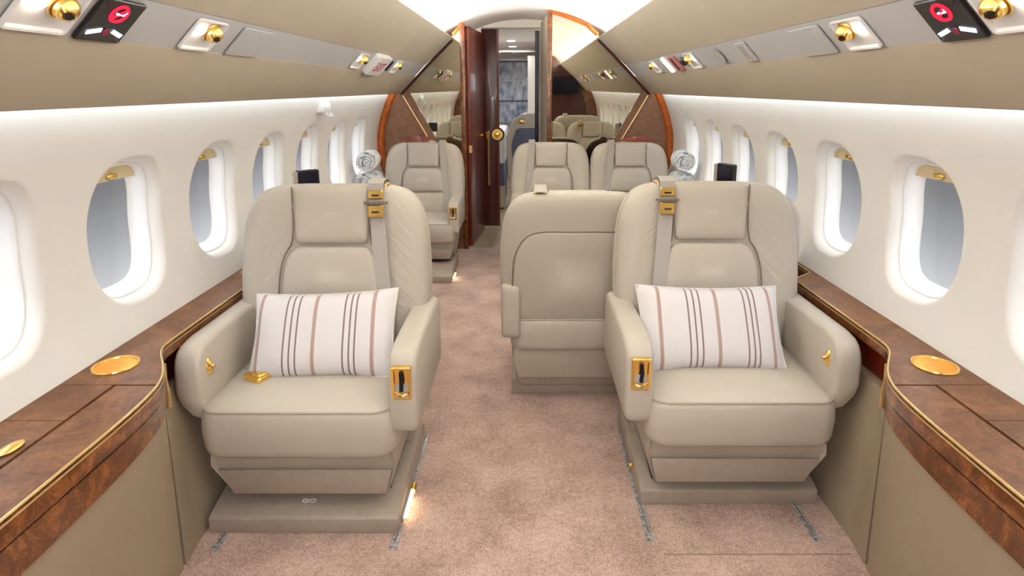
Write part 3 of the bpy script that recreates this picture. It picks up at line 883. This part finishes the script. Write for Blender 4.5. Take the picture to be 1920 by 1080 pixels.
# ------------------------------------------------------------------ striped pillows
def stripe_mat(name, stripes):
    m = pmat(name, srgb(217, 214, 216), .85, sheen=.2, spec=.2)
    N, L, P = nodes(m)
    t = N.new('ShaderNodeTexCoord'); sp = N.new('ShaderNodeSeparateXYZ')
    L.new(t.outputs['Object'], sp.inputs[0])
    r = N.new('ShaderNodeValToRGB'); cr = r.color_ramp; cr.interpolation = 'LINEAR'
    ma = N.new('ShaderNodeMath'); ma.operation = 'MULTIPLY_ADD'; ma.inputs[1].default_value = 1 / .48; ma.inputs[2].default_value = .5
    L.new(sp.outputs[0], ma.inputs[0])
    base = srgb(217, 214, 216)
    cols = None
    prev = None
    for c, w, col in stripes:
        a = N.new('ShaderNodeMath'); a.operation = 'SUBTRACT'; a.inputs[1].default_value = c; L.new(ma.outputs[0], a.inputs[0])
        b = N.new('ShaderNodeMath'); b.operation = 'ABSOLUTE'; L.new(a.outputs[0], b.inputs[0])
        k = N.new('ShaderNodeMapRange'); k.inputs[1].default_value = w * .75; k.inputs[2].default_value = w * 1.25; k.inputs[3].default_value = 1; k.inputs[4].default_value = 0
        L.new(b.outputs[0], k.inputs[0])
        mx = N.new('ShaderNodeMix'); mx.data_type = 'RGBA'
        L.new(k.outputs[0], mx.inputs[0])
        if prev is None: mx.inputs[6].default_value = (*base, 1)
        else: L.new(prev, mx.inputs[6])
        mx.inputs[7].default_value = (*col, 1)
        prev = mx.outputs[2]
    L.new(prev, P.inputs['Base Color'])
    add_bump(m, 160, .35, .002, 2, (1, .15, 1))
    add_bump(m, 7, .5, .012, 3)
    return m
TH, WD = srgb(128, 108, 112), srgb(170, 146, 140)
def stripes(sh):
    o = [(.08 + sh, .012, WD), (.465 + sh, .012, WD), (.845 + sh, .012, WD)]
    for c in (.27, .312, .352, .66, .70, .735): o.append((c + sh, .0055, TH))
    return o
def pillow(label, loc, lean, roll, w, h, sh, seed):
    rnd = random.Random(seed)
    V = []; F = []
    nx, ny = 28, 18
    front = {}; 
    def pt(i, j, sd):
        u = -1 + 2 * i / nx; v_ = -1 + 2 * j / ny
        e = (1 - abs(u) ** 3.0) * (1 - abs(v_) ** 3.0)
        z = .058 * max(0, e) ** .55
        px = w / 2 * u * (1 - .055 * (1 - v_ * v_) * abs(u) ** 3)
        py = h / 2 * v_ * (1 - .085 * (1 - u * u) * abs(v_) ** 3)
        z += .004 * math.sin(u * 9 + v_ * 4 + seed) * (1 - e) * (abs(u) > .5)
        return (px, py, sd * z + (.0 if e > 0 else 0))
    mb = MB()
    for sd in (1, -1):
        rows = [[pt(i, j, sd) for i in range(nx + 1)] for j in range(ny + 1)]
        mb.add(*loft(rows, False))
    o = build('pillow', mb, stripe_mat('striped_linen', stripes(sh)), None, angle=80, recalc=False)
    bm = bmesh.new(); bm.from_mesh(o.data); bmesh.ops.remove_doubles(bm, verts=bm.verts, dist=1e-5); bmesh.ops.recalc_face_normals(bm, faces=bm.faces)
    for e_ in bm.edges: e_.smooth = True
    bm.to_mesh(o.data); bm.free()
    o.matrix_world = Matrix.Translation(loc) @ Matrix.Rotation(R(90 - lean), 4, 'X') @ Matrix.Rotation(R(roll), 4, 'Z')
    edge = [pt(i, 0, 0) for i in range(nx + 1)] + [pt(nx, j, 0) for j in range(1, ny + 1)] + [pt(i, ny, 0) for i in range(nx - 1, -1, -1)] + [pt(0, j, 0) for j in range(ny - 1, 0, -1)]
    build('piped_edge', MB().add(*tube(edge, .0025, 5, True)), pmat('linen_edge', srgb(228, 220, 216), .9), o)
    tag(o, label, 'pillow', None)
    return o
pillow('striped lumbar pillow with the loose gold buckle beside it, on the left front seat', (-.652, 1.822, .535), 33, 2.5, .470, .290, 0., 1)
pillow('striped lumbar pillow on the right front seat', (.615, 1.877, .535), 32, -.5, .480, .290, .06, 5)

# ------------------------------------------------------------------ seat rails in the carpet
for i, (x, y0, y1, lb) in enumerate(((-.905, 1.51, 2.1, 'metal seat rail under the left front seat, window side'), (-.385, 1.515, 2.1, 'metal seat rail under the left front seat, aisle side'),
                               (.372, 1.55, 2.15, 'metal seat rail under the right front seat, aisle side'), (.868, 1.55, 2.15, 'metal seat rail under the right front seat, window side'))):
    o = thing('seat_rail', lb, 'rail', (x, 0, 0))
    build('track', bx(-.011, .011, y0, y1, -.002, .0035), 'chrome', o)
    build('slot', bx(-.0022, .0022, y0 + .03, y1, .0033, .0042), 'seam', o)

# ------------------------------------------------------------------ pop-up monitors
def monitor(label, loc, rz, w, h, post):
    t = thing('monitor', label, 'monitor', loc, rz)
    build('housing', MB().add(*pad(rrect(w, h, .008), [(0, .0), (0, .022), (.004, .026)], [(1, .026)], lambda u, v_, z: (u, -z, v_))), 'black', t)
    build('screen', MB().add(*pad(rrect(w - .02, h - .02, .004), [(0, .025), (0, .0275)], [(1, .0275)], lambda u, v_, z: (u, -z, v_))), 'screen', t)
    build('arm', MB().add(*box(-w * .62, -w * .45, -.035, .01, -h * .5 - post, h * .45)), 'plinth', t, bevel=.004)
    return t
monitor('small dark pop-up monitor on the left window ledge', (-1.055, 2.86, .885), R(30), .105, .10, .223)
monitor('small dark pop-up monitor on the right window ledge', (1.045, 3.05, .89), R(-62), .11, .10, .228)

# ------------------------------------------------------------------ rolled towels
m = pmat('towel_cloth', srgb(226, 228, 228), .95, sheen=.4)
add_noise(m, 26, srgb(120, 142, 172), srgb(232, 233, 232), 3, .6, 1.5, None, .36, .5); add_bump(m, 70, .6, .006, 3)
M['towel'] = m
def towel(label, loc, r, ln, rz):
    t = thing('rolled_towel', label, 'towel', loc, rz, 'rolled towels on the ledges')
    sp = []
    for i in range(90):
        a = i / 89 * 2 * math.pi * 3.2; rr = .012 + (r - .012) * (i / 89)
        sp.append((rr * math.cos(a), rr * math.sin(a) * .92))
    th = .010
    def ring(y, sc):
        o_ = [(p[0] * sc, p[1] * sc) for p in sp]
        i_ = [(p[0] * sc * (1 - th / max(.02, math.hypot(*p))), p[1] * sc * (1 - th / max(.02, math.hypot(*p)))) for p in sp[::-1]]
        return [(x, y, z) for x, z in o_ + i_]
    build('roll', MB().add(*loft([ring(-ln / 2, .96), ring(-ln / 2 + .01, 1.0), ring(ln / 2 - .01, 1.), ring(ln / 2, .96)], True, True, True)), 'towel', t, angle=60)
    build('core', MB().add(*loft([[(r * .9 * math.cos(k * math.pi / 10), y, r * .84 * math.sin(k * math.pi / 10)) for k in range(20)] for y in (-ln / 2 + .012, ln / 2 - .012)], True, True, True)), 'towel', t)
for sg, nm in SIDES:
    towel('white and blue rolled towel, lower of two on the %s ledge' % nm, (sg * 1.085, 4.10, .61 + .074), .078, .20, R(8) * sg)
    towel('white and blue rolled towel, upper of two on the %s ledge' % nm, (sg * 1.080, 4.09, .61 + .222), .078, .20, R(-6) * sg)

# ------------------------------------------------------------------ aft bulkhead with mirrors
ceil_pts = [p for p in dome if p[0] < .59]
def cx_at(z):            # ceiling/valance outline x at height z (outer boundary of the cabin inside)
    tab = sorted([(z_, x_) for x_, z_ in ceil_pts] + [(LIP[1] - .01, LIP[0]), (PA[1], PA[0]), (PB[1], PB[0]), (VAL[1], VAL[0])])
    return interp(tab, z)
OUT = [(.0, 1.925), (.187, 1.916), (.326, 1.882), (.478, 1.823), (.566, 1.745), (.58, 1.700), (.79, 1.497), (.876, 1.406), (.998, 1.279), (1.079, 1.281), (1.12, 1.20), (1.15, 1.12), (1.178, 1.02), (1.194, .92), (1.19, .80), (1.172, .70), (1.13, .60)]
def bulk(sg, nm, jx):
    o_ = thing('wall_aft_' + nm, 'burl framed bulkhead with a mirror', None); o_['kind'] = 'structure'
    inner = [p for p in OUT if p[0] > jx + .01]
    ztop = interp([(x, z) for x, z in OUT[:5]], jx)
    # backing board
    pts = [(jx, 0), (jx, ztop)] + inner + [(1.10, .3), (1.05, 0)]
    build('board', MB().add(*prism([(sg * x, z) for x, z in pts], YB, YB + .03)), 'burl_red', o_)
    # veneer crescent outside the diagonal
    D0, D1 = (.992, 1.285), (.60, .60)
    def dg(z): return D1[0] + (D0[0] - D1[0]) * (z - D1[1]) / (D0[1] - D1[1])
    cres = [(dg(.60), .60), D0] + [(x - .055, z - .0) for x, z in OUT if z < 1.27] 
    build('veneer_panel', MB().add(*prism([(sg * x, z) for x, z in cres], YB - .006, YB)), 'burl_dull', o_)
    low_ = [(jx + .03, .0), (jx + .03, .60), (1.11, .60), (1.05, 0)]
    build('lower_panel', MB().add(*prism([(sg * x, z) for x, z in low_], YB - .006, YB)), 'burl_dull', o_)
    # brown stile beside the diagonal, standing in for wood reflected in the mirror; gold strip
    st = [(dg(.6) - .055, .60), (dg(.6), .60), D0, (D0[0] - .055, D0[1] + .03)]
    build('stile', MB().add(*prism([(sg * x, z) for x, z in st], YB - .008, YB - .001)), 'burl_dull', o_)
    build('gold_strip', MB().add(*tube([(sg * dg(.6), YB - .009, .60), (sg * D0[0], YB - .009, D0[1])], .005, 6)), 'gold_dull', o_)
    # mirror
    fr = .028
    mp = [(jx + .035, .602), (jx + .035, ztop - .03)] + [(x - (fr if z < 1.7 else .012) * .7, z - fr * (1 if z > 1.7 else .5)) for x, z in inner if z > 1.38 and x > jx + .06] + [(.905, 1.352), (D0[0] - .057, D0[1] + .0), (dg(.6) - .057, .602)]
    build('mirror_panel', MB().add(*prism([(sg * x, z) for x, z in mp], YB - .004, YB - .0005)), 'mirror', o_, smooth=False)
    # dark frame following the valance
    pth = [(x - .010, z - .010) for x, z in OUT if 1.27 < z < 1.74 and x < 1.0]
    build('dark_frame', MB().add(*tube([(sg * x, YB - .012, z) for x, z in pth], .011, 6)), 'mahogany_dark', o_)
    pth = [(jx, ztop)] + [(x, z - .012) for x, z in OUT[:5] if x > jx]
    build('arch_frame', MB().add(*tube([(sg * x, YB - .012, z) for x, z in pth], .014, 6)), 'burl_red', o_)
    # jamb
    build('jamb', bx(*sorted((sg * (jx - .002), sg * (jx + .036))), YB - .025, YB + .035, 0, ztop), 'burl', o_, bevel=.004)
    # outline of a red mirror reflection shown over the seat tops
    sh = [(.66 + .17 * math.cos(a * math.pi / 16), .865 + .075 * math.sin(a * math.pi / 16)) for a in range(17)]
    return o_
bulk(-1, 'left', .478)
bulk(1, 'right', .175)
for sg, nm, cx in ((-1, 'left', .86), (1, 'right', .90)):
    sh = [(cx + .16 * math.cos(a * math.pi / 16), .86 + .085 * math.sin(a * math.pi / 16)) for a in range(17)]
    o = build('wall_shelf', MB().add(*prism([(sg * x, z) for x, z in sh], YB - .05, YB - .007)), 'rededge', None, bevel=.004)  # red arc built as a solid in place of a mirror reflection
    tag(o, 'red lacquered half round panel on the bulkhead behind the %s rear seat' % ('left' if sg < 0 else 'right window'), 'panel')
# wood rim of the bulkhead against the wall
for i, (sg, nm) in enumerate(SIDES):
    rim = [(1.045, 1.33)] + [(x - .02, z) for x, z in OUT if z < 1.29 and x > 1.02]
    struct('trim_%d' % (7 + i), MB().add(*tube([(sg * x, YB - .012, z) for x, z in rim], .030, 8)), 'burl_red', label='orange burl rim where the bulkhead meets the wall')

struct('trim_13', bx(.40, .94, 1.497, 1.4995, 0, .0009), 'seam', label='fine seam across the carpet')
# threshold
struct('trim_9', bx(-.478, .175, YB - .02, YB + .01, 0, .004), 'chrome', label='metal threshold strip')
# passage beyond the bulkhead
# mahogany leaf of the passage door, standing open
def panel_between(a, b, th, z0, z1):
    a, b = Vector(a), Vector(b); d = (b - a).normalized(); n = Vector((-d.y, d.x)) * th / 2
    q = [a + n, b + n, b - n, a - n]
    return loft([[(p.x, p.y, z0) for p in q], [(p.x, p.y, z1) for p in q]], True, True, True)
d1 = thing('door_1', 'open mahogany door leaf along the left of the passage', None); d1['kind'] = 'structure'
build('leaf', MB().add(*panel_between((-.462, YB + .04), (-.40, YA - .08), .035, .01, 1.80)), 'mahogany', d1, bevel=.003)
kb = MB().add(*lathe([(0, .065), (.026, .062), (.036, .048), (.028, .03), (.015, .016), (.015, .005), (.042, .005), (.046, 0)], 20))
kb.xf(lambda p: Vector((-.40 + p.z, YA - .16 + p.x, .90 + p.y)))
build('knob', kb, 'gold', d1)
build('strike', bx(-.46, -.435, YB + .03, YB + .05, .80, .86), 'gold_dull', d1)
d2 = thing('door_2', 'mahogany door panel with a round gold knob beyond the bulkhead', None); d2['kind'] = 'structure'
build('leaf', bx(-.40, -.245, YA, YA + .035, .02, 1.85), 'mahogany_dark', d2, bevel=.003)
build('stile', bx(-.262, -.242, YA - .006, YA + .03, .02, 1.85), 'mahogany', d2)
kb = MB().add(*lathe([(0, .055), (.020, .052), (.029, .040), (.022, .026), (.014, .016), (.014, .008), (.050, .008), (.056, 0)], 24))
kb.xf(lambda p: Vector((-.262 + p.x, YA - p.z, .895 + p.y)))
build('knob', kb, 'gold', d2)
bc = MB().add(*lathe([(0, .004), (.066, .004), (.068, 0)], 24)); bc.xf(lambda p: Vector((-.262 + p.x, YA - .001 - p.z, .895 + p.y)))
build('rose', bc, 'black', d2)
st = MB().add(*tube([(-.34, YA - .02, .93), (-.34, YA - .02, .42)], .011, 8)); build('pull_bar', st, 'gold_dull', d2)
# aft partition
mb = MB().add(*box(-1.2, -.40, YA, YA + .03, 0, 1.95)).add(*box(.09, 1.2, YA, YA + .03, 0, 1.95)).add(*box(-.40, .09, YA, YA + .03, 1.85, 1.95))
struct('wall_partition', mb, 'ceil', label='cream partition beyond the bulkhead')
struct('trim_10', bx(.088, .125, YA - .02, YA + .03, 0, 1.83), 'navy', label='dark edge of the aft doorway')
struct('trim_11', MB().add(*panel_between((.19, YB + .035), (.150, YA - .001), .02, 0, 1.90)), 'valance', label='cream side of the passage')
struct('trim_12', bx(-.40, .13, YA - .012, YA, 1.845, 1.856), 'plinth', label='header line over the aft doorway')
# aft compartment
struct('wall_aft_end', bx(-1.25, 1.25, YE - .02, YE, 0, 2.0), 'ceil', label='end wall of the aft compartment')
struct('wall_aft_side', bx(.20, .23, 7.4, YE, 0, 1.9), 'mahogany', label='mahogany wall in the aft compartment')
struct('wall_aft_lining', bx(-.62, -.60, YA + .03, YE, 0, 1.9), 'white', label='white lining of the aft compartment')
struct('wall_aft_post', bx(.03, .115, 7.35, 7.4, 0, 1.7), 'ceil', label='cream post in the aft compartment')
build_w = struct('ceiling_aft', bx(-1.0, 1.0, YA + .03, YE, 1.87, 1.89), 'ceil', label='flat ceiling of the aft compartment')
for y, lb in ((7.3, 'nearest'), (8.3, 'middle'), (9.4, 'farthest')):
    o = build('downlight', MB().add(*lathe([(0, -.004), (.045, -.004), (.05, 0)], 20)), 'downlight'); o.location = (-.17, y, 1.868)
    la = bpy.data.lights.new('downlight_glow', 'SPOT'); la.energy = AFT_LAMP; la.color = (1, .97, .92); la.spot_size = R(150); la.spot_blend = .6; la.shadow_soft_size = .04
    lo = bpy.data.objects.new('downlight_glow', la); COL.objects.link(lo); lo.parent = o; lo.location = (0, 0, -.012)
    tag(o, 'round ceiling downlight of the aft compartment, the %s of three' % lb, 'light', 'aft downlights')
cab = thing('glass_cabinet', 'blue grey glass fronted galley cabinet at the end of the aft compartment', 'cabinet', (-.13, 9.2, 0))
build('carcass', bx(-.34, .30, 0, .30, .40, 1.75), 'white', cab)
for i, (z0, z1) in enumerate(((.42, .80), (.82, 1.12), (1.14, 1.42), (1.44, 1.70))):
    build('glass_door', bx(-.30, .27, -.02, 0, z0, z1), 'glass_blue', cab)
    build('shelf_rail', bx(-.32, .29, -.03, 0, z1, z1 + .02), 'blue_seat' if i % 2 else 'chrome', cab)
o = build('wall_sign', bx(.185, .20, 8.05, 8.2, 1.42, 1.62), 'white'); tag(o, 'small white sign on the mahogany wall of the aft compartment', 'sign')
sf = thing('aft_chair', 'cream shelled chair with a slate blue back panel in the aft compartment', 'chair', (.08, 6.45, 0))
sh = chaikin(resample([(-.27, .35), (.27, .35), (.29, .80), (.22, .98), (.10, 1.06), (-.10, 1.06), (-.22, .98), (-.29, .80)], .08), 2)
build('shell', MB().add(*pad(sh, [(0, .1), (0, .02), (.01, 0), (.03, -.004)], [(1, -.004)], lambda u, v_, w: (u, w, v_))), 'leather', sf)
sh2 = chaikin(resample([(-.21, .42), (.21, .42), (.23, .74), (.17, .90), (-.17, .90), (-.23, .74)], .08), 2)
build('back_panel', MB().add(*pad(sh2, [(0, .0), (0, -.012), (.01, -.018)], [(1, -.02)], lambda u, v_, w: (u, w, v_))), 'blue_seat', sf)
build('base', bx(-.2, .2, .02, .45, 0, .36), 'leather_dark', sf)
build('latch', MB().add(*box(-.15, -.08, -.03, .0, .955, .985)), 'gold', sf, bevel=.004)
sd = thing('storage_bench', 'low cream and pale blue bench seat in the aft compartment', 'bench', (-.42, 6.9, 0))
build('body', bx(-.15, .18, -.35, .8, 0, .50), 'blue_seat', sd, bevel=.02)
build('cushion', bx(-.15, .20, -.36, .8, .50, .86), 'white', sd, bevel=.03)
build('footboard', bx(-.15, .20, -.40, -.36, .02, .26), 'leather_dark', sd)

# ------------------------------------------------------------------ forward bulkhead (seen in the mirrors) and entry vestibule
YF = -.36
for sg, nm in SIDES:
    pts = [(.43, 0), (.43, 1.845)] + [(x, z) for x, z in OUT if x > .45] + [(1.10, .3), (1.05, 0)]
    struct('wall_forward_' + nm, MB().add(*prism([(sg * x, z) for x, z in pts], YF - .03, YF)), 'mahogany_dark', label='dark mahogany forward bulkhead')
for i, (sg, nm) in enumerate(SIDES):
    oc = [(x - .004, z) for x, z in OUT if z < 1.29 and x > 1.02 and z > .65]
    ic = [(x - .17 + .05 * abs(z - .95), z) for x, z in oc[::-1]]
    struct('trim_%d' % (14 + i), MB().add(*prism([(sg * x, z) for x, z in oc + ic], YF, YF + .012)), 'burl', label='curved burl border of the forward bulkhead')
o = thing('television', 'dark wall television on the forward bulkhead seen in the mirror', 'television', (.655, YF, 1.37))
build('housing', bx(-.22, .22, .0, .03, -.155, .155), 'black', o, bevel=.004)
build('screen', bx(-.21, .21, .03, .032, -.145, .145), 'screen', o)
o = thing('wall_plate', 'small white plate on the forward bulkhead seen in the mirror', 'plate', (-.88, YF, 1.06))
build('plate', bx(-.05, .05, 0, .008, -.05, .05), 'white', o, bevel=.003)
struct('wall_front', bx(-1.25, 1.25, Y0 - .03, Y0, 0, 2.0), 'ceil', label='cream front wall of the entry vestibule')
dl = thing('dome_lamp', 'flat ceiling lamp of the entry vestibule', 'light', (0, -.95, 1.90))  # unseen lamp, added to brighten the fronts of the near seats
build('housing', bx(-.36, .36, -.45, .45, -.004, .012), 'white', dl)
la = bpy.data.lights.new('dome_lamp_glow', 'AREA'); la.shape = 'RECTANGLE'; la.size = .66; la.size_y = .8; la.energy = FILL_LAMP; la.color = (.97, .985, 1)
lo = bpy.data.objects.new('dome_lamp_glow', la); COL.objects.link(lo); lo.parent = dl; lo.location = (0, 0, -.008); lo.rotation_euler = (0, 0, 0)
